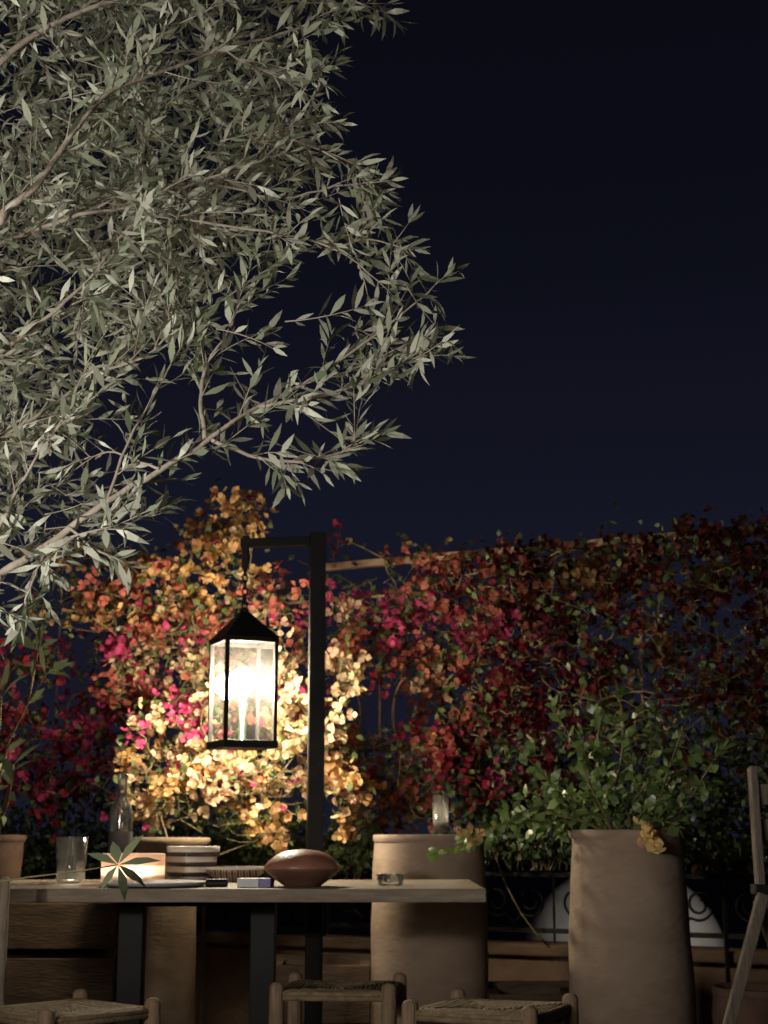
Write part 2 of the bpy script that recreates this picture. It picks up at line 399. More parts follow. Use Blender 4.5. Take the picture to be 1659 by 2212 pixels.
# ------------------------------------------------------------------ table
ZT_ = .75; YF = 4.52; YB = 5.42
xr = on(1050, YF, .74).x; xl = -1.75
tb = thing('dining_table', 'long pale plank table on black steel columns, laid with glassware and candles', 'table', ((xr + xl) / 2, (YF + YB) / 2, 0))
tp = MB(); nb = 5
for i in range(nb):
    wd = (YB - YF) / nb
    tp.box(((xr + xl) / 2 + U(-.002, .002), YF + wd * (i + .5), ZT_ - .0195), (xr - xl, wd - .003, .039))
tp.build('tabletop', M['wood'], tb, True, bevel=.003)
for px in (567, 281):
    p = on(px, 4.9, .4)
    MB().box((p.x, p.y, .353), (.078, .078, .706)).build('leg', M['steel'], tb, True, bevel=.003)
    MB().box((p.x, p.y, .006), (.45, .5, .012)).build('base_plate', M['steel'], tb, True)
p0 = on(281, 4.9, .4); p1 = on(567, 4.9, .4)
MB().box(((p0.x + p1.x) / 2, 4.9, .695), (p1.x - p0.x - .08, .05, .024)).build('crossbeam', M['steel'], tb, True)

def ton(px, Y): return on(px, Y, ZT_)
p = ton(152, 5.0)
t = thing('glass_tumbler', 'clear glass tumbler with a tealight glowing inside near table left end', 'glass', p)
MB().lathe([(0, .004), (.042, .001), (.046, .01), (.052, .148), (.049, .148), (.043, .014), (0, .012)], n=32).build('glass', M['glass'], t, smooth=True)
MB().lathe([(.019, .0145), (.019, .022), (0, .021)], n=16).build('tealight', M['wax'], t, smooth=True)
MB().lathe([(0, .023), (.010, .032), (0, .054)], n=8).build('flame', M['flame'], t, smooth=True)
p = ton(257, 5.25)
h = zf(1672, 5.25) - ZT_
t = thing('glass_bottle', 'tall clear glass bottle with dark label standing behind the candle bowl', 'bottle', p)
MB().lathe([(0, .002), (.036, 0), (.039, .01), (.040, h * .60), (.038, h * .66), (.031, h * .715), (.021, h * .76), (.0165, h * .80), (.016, h * .955), (.020, h * .96), (.020, h), (.013, h), (.013, h * .81), (.018, h * .76), (.034, h * .66), (.037, h * .58), (.036, .012), (0, .014)], n=32).build('glass', M['glass'], t, smooth=True)
MB().lathe([(.0405, h * .12), (.0407, h * .14), (.0407, h * .44), (.0405, h * .46)], n=32, cap=False).build('paper_label', M['label'], t, smooth=True)
p = ton(286, 4.95)
t = thing('candle_bowl', 'wide peach wax candle bowl glowing on the table behind leaf sprig', 'candle', p)
MB().lathe([(0, 0), (.098, 0), (.101, .006), (.102, .092), (.099, .096), (.095, .090), (.093, .056)], n=48, wob=.008, cap=False).build('wax_shell', M['wax'], t, smooth=True)
MB().lathe([(.093, .030), (.0, .028)], n=48, cap=False).build('wax_pool', M['wax'], t, smooth=True)
for dx, dy in ((.022, -.064), (-.03, .0)):
    MB().lathe([(0, .0295), (.011, .040), (.008, .058), (0, .078)], (dx, dy, 0), n=8).build('flame', M['flame'], t, smooth=True)
tag(MB().lathe([(0, .004), (.15, .004), (.165, .012), (.168, .016), (.164, .016), (.15, .009), (0, .009)], n=48).build('serving_plate', M['white'], smooth=True), 'flat pale plate lying on the table just before the candle bowl', 'plate').location = ton(335, 4.7)
for i in range(3):
    p = ton(413 + (i - 1) * 3, 5.22)
    r = .083 + .004 * i
    t = thing('ceramic_bowl', ['striped ceramic bowl at the bottom of the stack', 'striped ceramic bowl in the middle of the stack', 'striped ceramic bowl on top of the stack'][i] + ' beside the candle', 'bowl', p + V((0, 0, .033 * i + .001)), group='stacked striped bowls')
    MB().lathe([(0, .003), (r * .62, 0), (r * .68, .004), (r * .93, .016), (r * .98, .026), (r, .048), (r * .955, .05), (r * .87, .026), (0, .012)], n=40).build('bowl', M['cream'], t, smooth=True)
    MB().lathe([(r * .945, .0155), (r * .992, .0255), (r * 1.002, .030), (r * .985, .0305)], n=40, cap=False).build('painted_band', M['darkglaze'], t, smooth=True)
p = ton(507, 5.2)
t = thing('patterned_dish', 'shallow patterned ceramic dish between stacked bowls and lidded clay dish', 'dish', p)
MB().lathe([(0, .003), (.06, 0), (.065, .006), (.1, .03), (.104, .044), (.1, .046), (.094, .033), (0, .012)], n=48).build('bowl', M['ceramic2'], t, smooth=True)
MB().lathe([(.1035, .040), (.1085, .042), (.1085, .049), (.099, .049), (.099, .0465)], n=48, cap=False).build('rim', M['cream'], t, smooth=True)
p = ton(653, 4.72)
t = thing('lidded_clay_dish', 'round reddish brown lidded clay dish with pointed rim on table front', 'dish', p)
MB().lathe([(0, .004), (.055, 0), (.06, .004), (.09, .026), (.116, .048), (.118, .052), (0, .05)], n=56).build('base_bowl', M['dishdark'], t, smooth=True)
MB().lathe([(.119, .0525), (.121, .056), (.105, .076), (.08, .096), (.05, .107), (.02, .111), (0, .112)], n=56).build('lid', M['dish'], t, smooth=True)
p = ton(468, 4.68)
t = thing('spectacle_case', 'small black case lying on table left of the card pack', 'case', p, rz=.1)
MB().box((0, 0, .011), (.07, .045, .02)).build('case_body', M['black'], t, bevel=.007)
MB().box((0, 0, .0225), (.066, .041, .002)).build('lid', M['black'], t, bevel=.0008)
p = ton(552, 4.64)
t = thing('card_pack', 'small white and violet card pack beside the lidded clay dish', 'packet', p, rz=-.12)
MB().box((-.018, 0, .014), (.066, .06, .026)).build('box_body', M['white'], t, bevel=.0015)
MB().box((.034, 0, .014), (.036, .0605, .0265)).build('flip_lid', M['purple'], t, bevel=.0015)
p = ton(843, 4.8)
t = thing('glass_ashtray', 'small clear glass ashtray near the right end of the table', 'ashtray', p)
MB().lathe([(0, .002), (.036, 0), (.04, .006), (.043, .034), (.037, .034), (.033, .012), (0, .009)], n=24).build('glass', M['glass'], t, smooth=True)
MB().lathe([(.0435, .028), (.0445, .030), (.0445, .035), (.0365, .0355)], n=24, cap=False).build('rim', M['glass'], t, smooth=True)

# ------------------------------------------------------------------ pots
def pot(name, label, px, Y, prof, material, wob=.008, group='clay pots around the terrace', zb=0):
    b = on(px, Y, .5); t = thing(name, label, 'pot', (b.x, b.y, zb), group=group)
    prof = [(a, b_ - zb) for a, b_ in prof]
    MB().lathe(prof, n=64, wob=wob, cap=False).build('body', material, t, smooth=True)
    zt = prof[-1][1]; rt = prof[-1][0]
    MB().lathe([(rt + .004, zt - .022), (rt + .008, zt - .012), (rt + .007, zt + .004), (rt - .008, zt + .006), (rt - .02, zt - .01), (rt - .022, zt - .08)], n=64, wob=wob, cap=False).build('rim', material, t, smooth=True)
    MB().lathe([(rt - .018, zt - .06), (0, zt - .05)], n=32, cap=False).build('soil', M['soil'], t, smooth=True)
    return t
def interp(pts, n):
    out = []
    for i in range(n):
        f = i / (n - 1) * (len(pts) - 1); k = min(int(f), len(pts) - 2); q = f - k
        out.append((pts[k][0] * (1 - q) + pts[k + 1][0] * q, pts[k][1] * (1 - q) + pts[k + 1][1] * q))
    return out
zc_ = zf(1806, 5.85)
pc = pot('clay_pot', 'tall cylindrical clay pot standing behind the right end of table', 928, 5.85,
         interp([(.19, 0), (.21, .12), (.222, .35), (.224, .6), (.216, .8), (.208, zc_)], 30), M['clay'])
zr_ = zf(1796, 5.05)
pr = pot('clay_pot', 'tall rough clay pot at right holding the leafy green shrub', 1362, 5.05,
         interp([(.20, 0), (.206, .2), (.202, .4), (.196, .6), (.190, .75), (.184, .84), (.182, zr_)], 30), M['clay'], wob=.010)
zl_ = zf(1812, 5.95)
pl = pot('clay_pot', 'tan clay pot behind the table holding the orange bougainvillea', 362, 5.95,
         interp([(.13, 0), (.112, .2), (.108, .5), (.105, .68), (.125, .8), (.145, zl_)], 30), M['clay2'])
pf = pot('terracotta_pot', 'brown pot at far left edge holding the oleander shoots', -5, 6.12,
         interp([(.06, .613), (.072, .7), (.08, .8), (.084, zf(1806, 6.12))], 16), M['terracotta'], zb=.613)
pq = pot('terracotta_pot', 'squat terracotta pot at the bottom right corner under folded chair', 1650, 4.8,
         interp([(.10, 0), (.13, .1), (.155, .25), (.165, .36), (.155, zf(2135, 4.8))], 20), M['terracotta'])
# trough resting on the railing
ta = T(1.72, 0, -.12); tb_ = T(2.15, 0, -.12)
tg = thing('terracotta_trough', 'dark terracotta trough resting on the railing behind the shrub', 'planter', V(((ta.x + tb_.x) / 2, (ta.y + tb_.y) / 2, .746)), rz=math.atan2(td.y, td.x))
MB().box((0, 0, .065), (.44, .15, .13)).build('body', M['terracotta'], tg, bevel=.008)
MB().box((0, 0, .138), (.47, .18, .018)).build('rim', M['terracotta'], tg, bevel=.005)
# glass on the centre pot
p = V((on(952, 5.72, zc_).x, 5.72, zc_ - .052))
hh = zf(1718, 5.72) - p.z
t = thing('drinking_glass', 'tall clear candle glass standing in the centre clay pot', 'glass', p)
MB().lathe([(0, .003), (.026, 0), (.029, .008), (.031, hh), (.028, hh), (.026, .014), (0, .012)], n=28).build('glass', M['glass'], t, smooth=True)
MB().lathe([(.020, .0145), (.020, hh * .52), (0, hh * .51)], n=28).build('candle', M['wax'], t, smooth=True)
MB().lathe([(0, hh * .53), (.010, hh * .6), (.007, hh * .76), (0, hh * .90)], n=8).build('flame', M['flame'], t, smooth=True)  # flame added to give the glass its bright top

# ------------------------------------------------------------------ low timber planters behind the table
def planter(label, px0, px1, Y, ztop, name='timber_planter', m=None):
    a = on(px0, Y, .4).x; b = on(px1, Y, .4).x; m = m or M['dark_wood']
    t = thing(name, label, 'planter', ((a + b) / 2, Y, 0)); L = b - a
    n = 3; hh = (ztop - .04) / n
    for i in range(n):
        MB().box((0, -.15, .04 + hh * (i + .5)), (L, .03, hh - .035)).build('front_board', m, t, bevel=.003)
    MB().box((0, .15, ztop / 2 + .02), (L, .03, ztop - .04)).build('back_board', m, t)
    for s in (-1, 1):
        MB().box((s * (L / 2 - .02), 0, ztop / 2 + .01), (.04, .26, ztop - .06)).build('end_board', m, t)
        for q in (-1, 1): MB().box((s * (L / 2 - .03), q * .12, .02), (.05, .05, .04)).build('foot', m, t)
    MB().box((0, 0, ztop - .06), (L - .1, .26, .02)).build('soil', M['soil'], t)
    return t
planter('dark slatted timber planter under the left half of the table', -260, 262, 6.15, .66)
planter('brown timber planter between the lantern post and centre pot', 590, 800, 6.25, .42)
planter('brown timber planter standing between the two tall clay pots', 1052, 1240, 5.75, .36)

# ------------------------------------------------------------------ stools
HS = .482
def make_stool(label, loc, rz):
    t = thing('rush_stool', label, 'stool', loc, rz, 'rush seated wooden stools')
    s = .158
    for a, b in ((-1, -1), (1, -1), (-1, 1), (1, 1)):
        MB().tube([(a * s * 1.03, b * s * 1.03, 0), (a * s * 1.02, b * s * 1.02, .15), (a * s, b * s, .4), (a * s, b * s, HS + .008), (a * s, b * s, HS + .016), (a * s, b * s, HS + .020)],
                  [.017, .021, .022, .021, .016, .006], 12).build('leg', M['raw'], t, smooth=True)
    for z in (.16, .31):
        for k in range(4):
            a = k * math.pi / 2; d = V((math.cos(a), math.sin(a), 0)) * s; q = V((-d.y, d.x, 0))
            MB().tube([d - q + V((0, 0, z + (k % 2) * .03)), d + q + V((0, 0, z + (k % 2) * .03))], .011, 8).build('rung', M['raw'], t, smooth=True)
    m = MB(); nr = 13
    for i in range(nr):
        h = s - .004 - i * .0117; z = HS - .006 - .010 * (i / nr) + U(-.0012, .0012)
        if h < .008: break
        pts = []
        for (a, b), (c, e) in (((-1, -1), (1, -1)), ((1, -1), (1, 1)), ((1, 1), (-1, 1)), ((-1, 1), (-1, -1))):
            for f in (0.04, .25, .5, .75, .96):
                pts.append(V(((a + (c - a) * f) * h, (b + (e - b) * f) * h, z - .004 * math.sin(math.pi * f) + U(-.001, .001))))
        m.tube(pts, .0066, 6, closed=True)
    for dz in (-.012, -.023):
        pts = []
        for (a, b), (c, e) in (((-1, -1), (1, -1)), ((1, -1), (1, 1)), ((1, 1), (-1, 1)), ((-1, 1), (-1, -1))):
            for f in (.04, .5, .96): pts.append(V(((a + (c - a) * f) * (s + .002), (b + (e - b) * f) * (s + .002), HS + dz)))
        m.tube(pts, .008, 6, closed=True)
    m.build('seat', M['rush'], t, smooth=True)
    return t
def gp(px, Y): v = on(px, Y, .5); return (v.x, v.y, 0)
s0 = make_stool('rush seated stool tucked under the table front below lidded dish', gp(735, 4.5), math.radians(-6))
dup(s0, gp(1062, 3.98), math.radians(-25), 'rush seated stool in front of the centre clay pot')
dup(s0, gp(140, 3.95), math.radians(-44), 'rush seated stool at the bottom left corner')

# left chair, only its post in frame
c0 = on(4, 4.25, .6)
ch_ = thing('wooden_chair', 'pale wooden chair whose back post shows at the left edge', 'chair', (c0.x - .2, c0.y - .15, 0))
zt = zf(1893, 4.25)
for a in (-1, 1):
    MB().tube([(a * .2, .15, 0), (a * .2, .15, zt * .55), (a * .2, .15, zt * .56), (a * .2, .15, zt * .58), (a * .2, .15, zt * .59), (a * .2, .15, zt - .01), (a * .2, .15, zt)], [.014, .015, .019, .019, .015, .014, .008], 12).build('back_post', M['pale_wood'], ch_, smooth=True)
    MB().tube([(a * .2, -.2, 0), (a * .2, -.2, .47)], .018, 10).build('leg', M['pale_wood'], ch_, smooth=True)
    MB().tube([(a * .2, -.2, .2), (a * .2, .15, .2)], .011, 8).build('rung', M['pale_wood'], ch_, smooth=True)
for z in (.56, .68): MB().box((0, .15, z), (.37, .014, .05)).build('back_slat', M['pale_wood'], ch_, bevel=.003)
MB().box((0, -.025, .455), (.37, .34, .03)).build('seat', M['rush'], ch_, bevel=.008)

# folded wooden chair at right edge
YC = 4.35
a0 = at(1640, 1935, YC)
fc = thing('folding_chair', 'weathered wooden folding chair standing at the right edge of frame', 'chair', (a0.x, YC, 0))
for dx in (0, .42):
    top = at(1634, 1655, YC) + V((dx, .05, 0)); mid = at(1644, 1945, YC) + V((dx, 0, 0))
    bot = at(1572, 2212, YC); bot = mid + (bot - mid) * ((mid.z) / (mid.z - bot.z))
    if dx: bot.x = mid.x + (at(1572, 2212, YC).x - at(1644, 1945, YC).x) * 2.0
    m = MB(); m.bar(top, mid, .022, .045); m.build('back_post', M['grey_wood'], fc, True, bevel=.004)
    m = MB(); m.bar(mid + V((0, -.03, .02)), bot + V((0, -.03, 0)), .032, .03); m.build('leg', M['grey_wood'], fc, True, bevel=.004)
    b2 = V((mid.x + .2, mid.y + .03, 0))
    m = MB(); m.bar(mid + V((0, .03, 0)), b2, .03, .03); m.build('leg', M['grey_wood'], fc, True, bevel=.004)
    MB().box(mid + V((0, 0, .03)), (.045, .06, .03)).build('hinge', M['steel'], fc, True, bevel=.004)
for z in (.92, 1.02): MB().box((a0.x + .22, YC + .04, z), (.40, .016, .06)).build('back_slat', M['grey_wood'], fc, True, bevel=.003)
MB().box((a0.x + .22, YC - .12, .46), (.38, .34, .025)).build('seat', M['grey_wood'], fc, True, bevel=.004)

# ------------------------------------------------------------------ olive tree
tx, ty = -1.35, 3.15
ol = thing('olive_tree', 'floodlit silvery olive tree overhanging the table from the left', 'tree', (tx, ty, 0))
crown = MB(); twigs = MB()
tr = [(tx, ty, 0), (tx + .03, ty, .4), (tx - .02, ty + .03, .8), (tx + .04, ty, 1.2), (tx + .02, ty - .02, 1.7), (tx + .06, ty, 2.3), (tx + .02, ty, 3.0)]
MB().tube(tr, [.15, .12, .11, .105, .09, .065, .03], 14).build('trunk', M['bark'], ol, True, True)
limbs = [
    ([(-60, 1290, 2.75), (0, 1245, 2.73), (100, 1172, 2.72), (230, 1085, 2.7), (340, 1018, 2.7), (450, 945, 2.72), (560, 882, 2.75), (690, 815, 2.77), (830, 705, 2.8), (940, 616, 2.8)], .0105, .0018),
    ([(450, 945, 2.72), (540, 985, 2.7), (640, 1003, 2.68), (720, 985, 2.67), (770, 965, 2.66)], .0042, .0015),
    ([(440, 950, 2.72), (436, 870, 2.75), (455, 790, 2.78), (490, 720, 2.8), (530, 640, 2.82), (600, 560, 2.82)], .005, .0015),
    ([(560, 882, 2.75), (690, 850, 2.7), (800, 815, 2.68), (880, 778, 2.66), (930, 766, 2.65)], .0042, .0015),
    ([(-50, 520, 2.58), (20, 455, 2.56), (70, 405, 2.56), (120, 335, 2.56), (180, 258, 2.58), (250, 200, 2.6), (350, 152, 2.63), (470, 105, 2.7), (600, 75, 2.75), (720, 30, 2.8)], .0088, .002),
    ([(-60, 560, 2.95), (60, 505, 2.95), (170, 470, 2.9), (300, 440, 2.85), (450, 392, 2.8), (580, 345, 2.8)], .007, .0018),
    ([(-60, 800, 2.9), (90, 700, 2.9), (200, 600, 2.9), (280, 500, 2.9), (400, 420, 2.9), (560, 300, 2.9), (680, 270, 2.9)], .005, .0016),
    ([(-70, 980, 2.9), (80, 900, 2.9), (200, 810, 2.9), (310, 770, 2.88), (370, 720, 2.85), (360, 680, 2.85)], .005, .0016),
    ([(-80, 200, 2.9), (100, 60, 2.9), (300, -20, 2.9), (550, -60, 2.9), (810, 20, 2.9)], .008, .002),
    ([(300, 440, 2.85), (440, 480, 2.85), (580, 500, 2.83), (720, 540, 2.83), (810, 600, 2.83)], .0035, .0014),
    ([(450, 392, 2.8), (600, 420, 2.82), (720, 400, 2.82), (800, 400, 2.82)], .003, .0013),
    ([(230, 1085, 2.7), (270, 960, 2.72), (340, 850, 2.75), (380, 760, 2.77)], .0036, .0014),
    ([(100, 1172, 2.72), (200, 1150, 2.68), (270, 1135, 2.65), (325, 1105, 2.65)], .003, .0013),
    ([(-60, 1180, 2.7), (40, 1060, 2.7), (110, 940, 2.72), (160, 860, 2.72)], .005, .0014),
    ([(690, 815, 2.77), (770, 800, 2.78), (850, 765, 2.78), (890, 740, 2.78)], .003, .0012),
    ([(560, 300, 2.9), (640, 300, 2.88), (720, 340, 2.86), (780, 385, 2.85)], .003, .0012),
    ([(720, 540, 2.83), (790, 510, 2.83), (850, 530, 2.83)], .003, .0012),
    ([(470, 105, 2.7), (560, 150, 2.74), (630, 160, 2.76), (680, 155, 2.76)], .003, .0012),
    ([(100, 1172, 2.72), (75, 1230, 2.68), (55, 1280, 2.66), (45, 1310, 2.66)], .003, .0012),
    ([(150, 1140, 2.71), (190, 1180, 2.68), (230, 1200, 2.66)], .003, .0012),
    ([(0, 1245, 2.73), (-10, 1290, 2.7), (10, 1320, 2.68)], .003, .0012),
    ([(340, 1018, 2.7), (290, 1000, 2.72), (240, 985, 2.74), (180, 990, 2.74)], .003, .0012),
]
crown_poly = [(-260, -300), (880, -300), (880, 30), (740, 95), (705, 190), (735, 290), (825, 370), (890, 440), (910, 530), (1000, 545), (935, 660), (990, 750), (865, 840), (825, 940), (745, 1055), (560, 1070), (480, 1000), (400, 1010), (360, 1090), (330, 1150), (240, 1190), (100, 1290), (40, 1340), (-260, 1350)]
back_poly = [(-400, -400), (740, -300), (640, 60), (590, 250), (530, 420), (420, 540), (340, 660), (240, 780), (130, 920), (50, 1060), (-400, 1150)]
gaps = [(300, 905, 85), (420, 830, 85), (520, 690, 55), (400, 640, 40), (690, 690, 55), (560, 800, 50), (640, 620, 45), (740, 330, 30), (180, 1010, 50), (620, 930, 45), (750, 620, 35), (600, 480, 30), (680, 450, 30), (480, 560, 35), (500, 890, 30), (360, 960, 50), (250, 1000, 45), (660, 130, 30)]
def gap(px, py):
    for gx, gy, gr in gaps:
        if (px - gx) ** 2 + (py - gy) ** 2 < gr * gr: return True
    return False
def twig(p, d, L, nl, ls=1.0, thick=.0016, bend=.45):
    d = d.normalized(); b = rv() * bend + V((0, 0, -.10))
    pts = []; q = V(p); n = 6
    for i in range(n):
        pts.append(q.copy()); q = q + (d + b * (i / n)).normalized() * (L / (n - 1))
    twigs.tube(pts, [thick, .0008], 4)
    nn = max(2, nl // 2); ax = rv()
    for i in range(nn + 1):
        f = .12 + .88 * i / nn; k = min(int(f * (n - 1)), n - 2); q = pts[k].lerp(pts[k + 1], f * (n - 1) - k)
        t = (pts[k + 1] - pts[k]).normalized(); x = t.cross(ax)
        x = x.normalized() if x.length > .01 else t.orthogonal().normalized()
        if i % 2: x = t.cross(x)
        x = (x + rv() * .25).normalized()
        for sg in (-1, 1):
            if R.random() < .14: continue
            ll = U(.030, .062) * ls * (1 - .35 * max(0, f - .8) / .2 * R.random())
            crown.leaf(q, t * U(.5, 1.0) + x * sg * U(.5, 1.0) + rv() * .15, rv() * .5 + t * .6 + V((0, -.2, .3)), ll, ll * U(.165, .25), curl=U(-.15, .28), wide=U(.36, .48))
    crown.leaf(pts[-1], pts[-1] - pts[-2], rv(), U(.03, .045) * ls, .009, curl=.1)
for pts, r0, r1 in limbs:
    w = [at(*q) + V((U(-.006, .006), U(-.006, .006), U(-.006, .006))) for q in pts]
    if pts[0][0] < -20:
        zz = min(max(w[0].z - .15, .9), 2.7)
        w = [V((tx + .03, ty, zz))] + w; rr = [r0 * 1.6] + [r0 + (r1 - r0) * (i / (len(pts) - 1)) ** .7 for i in range(len(pts))]
    else:
        rr = [r0 + (r1 - r0) * (i / (len(pts) - 1)) for i in range(len(pts))]
    sp = []; sr = []
    for i in range(len(w) - 1):
        a = w[max(i - 1, 0)]; b = w[i]; c = w[i + 1]; d = w[min(i + 2, len(w) - 1)]
        for k in range(4):
            t = k / 4
            sp.append(.5 * ((2 * b) + (c - a) * t + (2 * a - 5 * b + 4 * c - d) * t * t + (3 * b - a - 3 * c + d) * t ** 3) + rv() * U(0, .0035)); sr.append(rr[i] + (rr[i + 1] - rr[i]) * t)
    sp.append(w[-1]); sr.append(rr[-1])
    MB().tube(sp, sr, 8).build('limb', M['bark'], ol, True, True)
    for i in range(2, len(sp) - 1):
        pr_ = .22 if sr[i] > .0068 else .72
        seg = (sp[i + 1] - sp[i]).length
        for _ in range(max(1, int(seg / .036))):
            if R.random() > pr_: continue
            t = (sp[i + 1] - sp[i]).normalized()
            d = t * U(.4, 1.1) + rv() * .75 + V((0, .1, .08))
            L = U(.06, .16); e = sp[i] + d.normalized() * (L + .03)
            ex, ey = proj(e)
            if not inside(crown_poly, ex, ey): L *= .4
            twig(sp[i].lerp(sp[i + 1], R.random()), d, L, int(L / .0125), ls=1.1, thick=.0015)
    twig(sp[-1], sp[-1] - sp[-3], .045, 6, ls=1.05)
cnt = 0; tries = 0
while cnt < 430 and tries < 12000:
    tries += 1
    px = U(-200, 960); py = U(-250, 1320)
    if not inside(crown_poly, px, py): continue
    dens = 1.0 if (px < 480 and py < 780) else .5
    if px > 620: dens = .3
    if py > 830: dens = .24 if px > 200 else .65
    if gap(px, py): dens *= .05
    if R.random() > dens: continue
    Y = U(2.72, 3.35); p = at(px, py, Y)
    d = V((.5 + G(0, .5), G(0, .55), G(.08, .55))); L = U(.09, .20)
    e = p + d.normalized() * (L + .03); ex, ey = proj(e)
    if not inside(crown_poly, ex, ey) or (gap(ex, ey) and R.random() < .9): continue
    twig(p, d, L, int(L / .012), ls=U(.95, 1.12) if px < 450 else U(1.05, 1.22)); cnt += 1
cnt = 0
while cnt < 580:
    px = U(-380, 800); py = U(-380, 1180)
    if not inside(back_poly, px, py): continue
    p = at(px, py, U(3.45, 4.3)); d = V((.4 + G(0, .6), G(0, .6), G(0, .6))); L = U(.14, .28)
    ex, ey = proj(p + d.normalized() * L)
    if not inside(crown_poly, ex, ey) or gap(ex, ey): continue
    twig(p, d, L, int(L / .014), ls=1.3); cnt += 1
lowshoot = MB()
c = at(255, 1868, 3.2); lowshoot.tube([V((tx, ty, .78)), at(-60, 1915, 3.2), at(60, 1895, 3.2), at(170, 1882, 3.2), c], [.006, .0025, .002, .0017, .0014], 6)
lowshoot.build('low_shoot', M['stem'], ol, True, True)
lsl = MB()
for ex, ey in ((345, 1852), (190, 1838), (305, 1800), (275, 1945), (215, 1920), (320, 1912), (245, 1815), (295, 1900)):
    e = at(ex, ey, 3.2 + U(-.04, .04)); d = e - c
    lsl.leaf(c + d * .03, d, V((U(-.4, .4), -.6, .8)), d.length, .025, curl=.12, wide=.42)
lsl.build('shoot_leaves', M['oleander'], ol, True)
crown.build('crown', M['olive'], ol, True)
twigs.build('twigs', M['bark'], ol, True, True)

# ------------------------------------------------------------------ oleander shoots at left
od = thing('oleander', 'dim oleander shoots with long leaves at the left edge', 'plant', V((pf.location.x, pf.location.y, zf(1806, 6.12) - .06)))
os_ = MB(); olv = MB()
for (pts) in ([(0, 1815, 6.12), (-5, 1700, 5.6), (20, 1600, 5.2), (60, 1520, 5.0), (115, 1432, 4.9)], [(-5, 1815, 6.12), (-20, 1680, 5.6), (0, 1560, 5.2), (5, 1480, 5.0)], [(-10, 1815, 6.12), (15, 1740, 5.9), (25, 1690, 5.7), (30, 1650, 5.6)], [(60, 1520, 5.0), (75, 1440, 4.9), (85, 1390, 4.85)]):
    w = [at(*q) for q in pts]; os_.tube(w, [.005, .002], 6)
    for i in range(len(w)):
        if i == 0: continue
        for k in range(2 if i < len(w) - 1 else 5):
            a = U(0, 6.28); d = (w[i] - w[i - 1]).normalized() * .7 + V((math.cos(a), U(-.4, .4), math.sin(a) * .7 + .1)) * .8
            L = U(.08, .145); olv.leaf(w[i] + (w[i - 1] - w[i]) * U(0, .4), d, rv() * .6 + V((-.3, -.8, .3)), L, L * .25, U(0, .25))
os_.build('stem', M['stem'], od, True, True); olv.build('foliage', M['oleander'], od, True)

# ------------------------------------------------------------------ bougainvillea
CO = {'O': (.72, .44, .19), 'P': (.78, .54, .36), 'Y': (.81, .63, .38), 'R': (.56, .17, .12), 'M': (.60, .075, .20), 'C': (.38, .04, .065)}
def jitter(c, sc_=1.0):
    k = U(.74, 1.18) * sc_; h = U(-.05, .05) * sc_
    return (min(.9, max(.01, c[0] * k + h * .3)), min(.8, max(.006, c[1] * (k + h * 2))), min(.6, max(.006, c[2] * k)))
def flower(mb, p, c, sz, sc_=1.0):
    ax = (V((G(0, .6), -.6 + G(0, .5), .25 + G(0, .6)))).normalized(); x = ax.orthogonal().normalized(); y = ax.cross(x); a0 = U(0, 6.28)
    cc = jitter(c, sc_)
    for k in range(3):
        a = a0 + k * 2.094 + U(-.2, .2); d = (x * math.cos(a) + y * math.sin(a)) + ax * U(.3, .7)
        q = U(.9, 1.1)
        mb.leaf(p, d, ax, sz * U(.8, 1.15), sz * U(.95, 1.15), curl=U(-.2, .25), c=(cc[0] * q, cc[1] * q, cc[2] * q), wide=.45)
NF = 0
def boug(label, root, blobs, Yf, leaf_ratio=.55, dens=1.0, twigbox=None, shade=lambda x: 1.0, mixk='OPRMC'):  # shade scales the bract colours down where less light should fall
    global NF
    t = thing('bougainvillea', label, 'plant', root, group='bougainvillea vines on and before the trellis')
    lf = MB(); stm = MB(); fl = MB(); net = [V(root)]
    root = V(root)
    cs = [(at(b[0], b[1], Yf(b[0], b[1])), b) for b in blobs]
    cs.sort(key=lambda q: (q[0] - root).length)
    for (c, (px, py, rx, ry, ck, dn)) in cs:
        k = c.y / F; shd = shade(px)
        nb_ = min(net, key=lambda q: (q - c).length + max(0, q.z - c.z) * .5)
        pts = curve(nb_, c, .12, 7); stm.tube(pts, [.0045, .0028], 5); net += pts[2:]
        n = int(math.pi * rx * ry / 330 * dens * dn) + 3
        subs = []
        for _ in range(max(3, n // 12)):
            a = U(0, 6.28); q = math.sqrt(R.random())
            s = c + V((math.cos(a) * rx * q * k, U(-.14, .14), math.sin(a) * ry * q * k)); subs.append(s)
            stm.tube(curve(c, s, .18, 5), [.0024, .0013], 4)
        for _ in range(n):
            s = R.choice(subs); p = s + V((G(0, .037), G(0, .034), G(0, .033)))
            cc = CO[ck if R.random() < .94 else R.choice(mixk)]
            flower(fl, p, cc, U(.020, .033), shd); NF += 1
        for _ in range(int(n * leaf_ratio) + 3):
            s = R.choice(subs); p = s + V((G(0, .058), G(.055, .04), G(0, .058))); L = U(.028, .05)
            lf.leaf(p, rv(), rv() + V((0, -.4, .5)), L, L * U(.5, .7), U(-.1, .3), wide=.4)
    if twigbox:
        for (x0, y0, x1, y1, n) in twigbox:
            for _ in range(n):
                px = U(x0, x1); py = U(y0, y1); Y = Yf(px, py) + U(-.1, .1); a = at(px, py, Y)
                b = a + V((G(0, .12), G(0, .05), U(-.05, .2)))
                stm.tube(curve(a, b, .25, 7), [.0024, .001], 4)
                for _k in range(3):
                    L = U(.022, .04); lf.leaf(a.lerp(b, R.random()) + rv() * .01, rv(), rv() + V((0, -.3, .5)), L, L * .5, .2)
    fl.build('bracts', M['bract'], t, True); lf.build('foliage', M['green'], t, True); stm.build('stems', M['stem'], t, True, True)
    return t
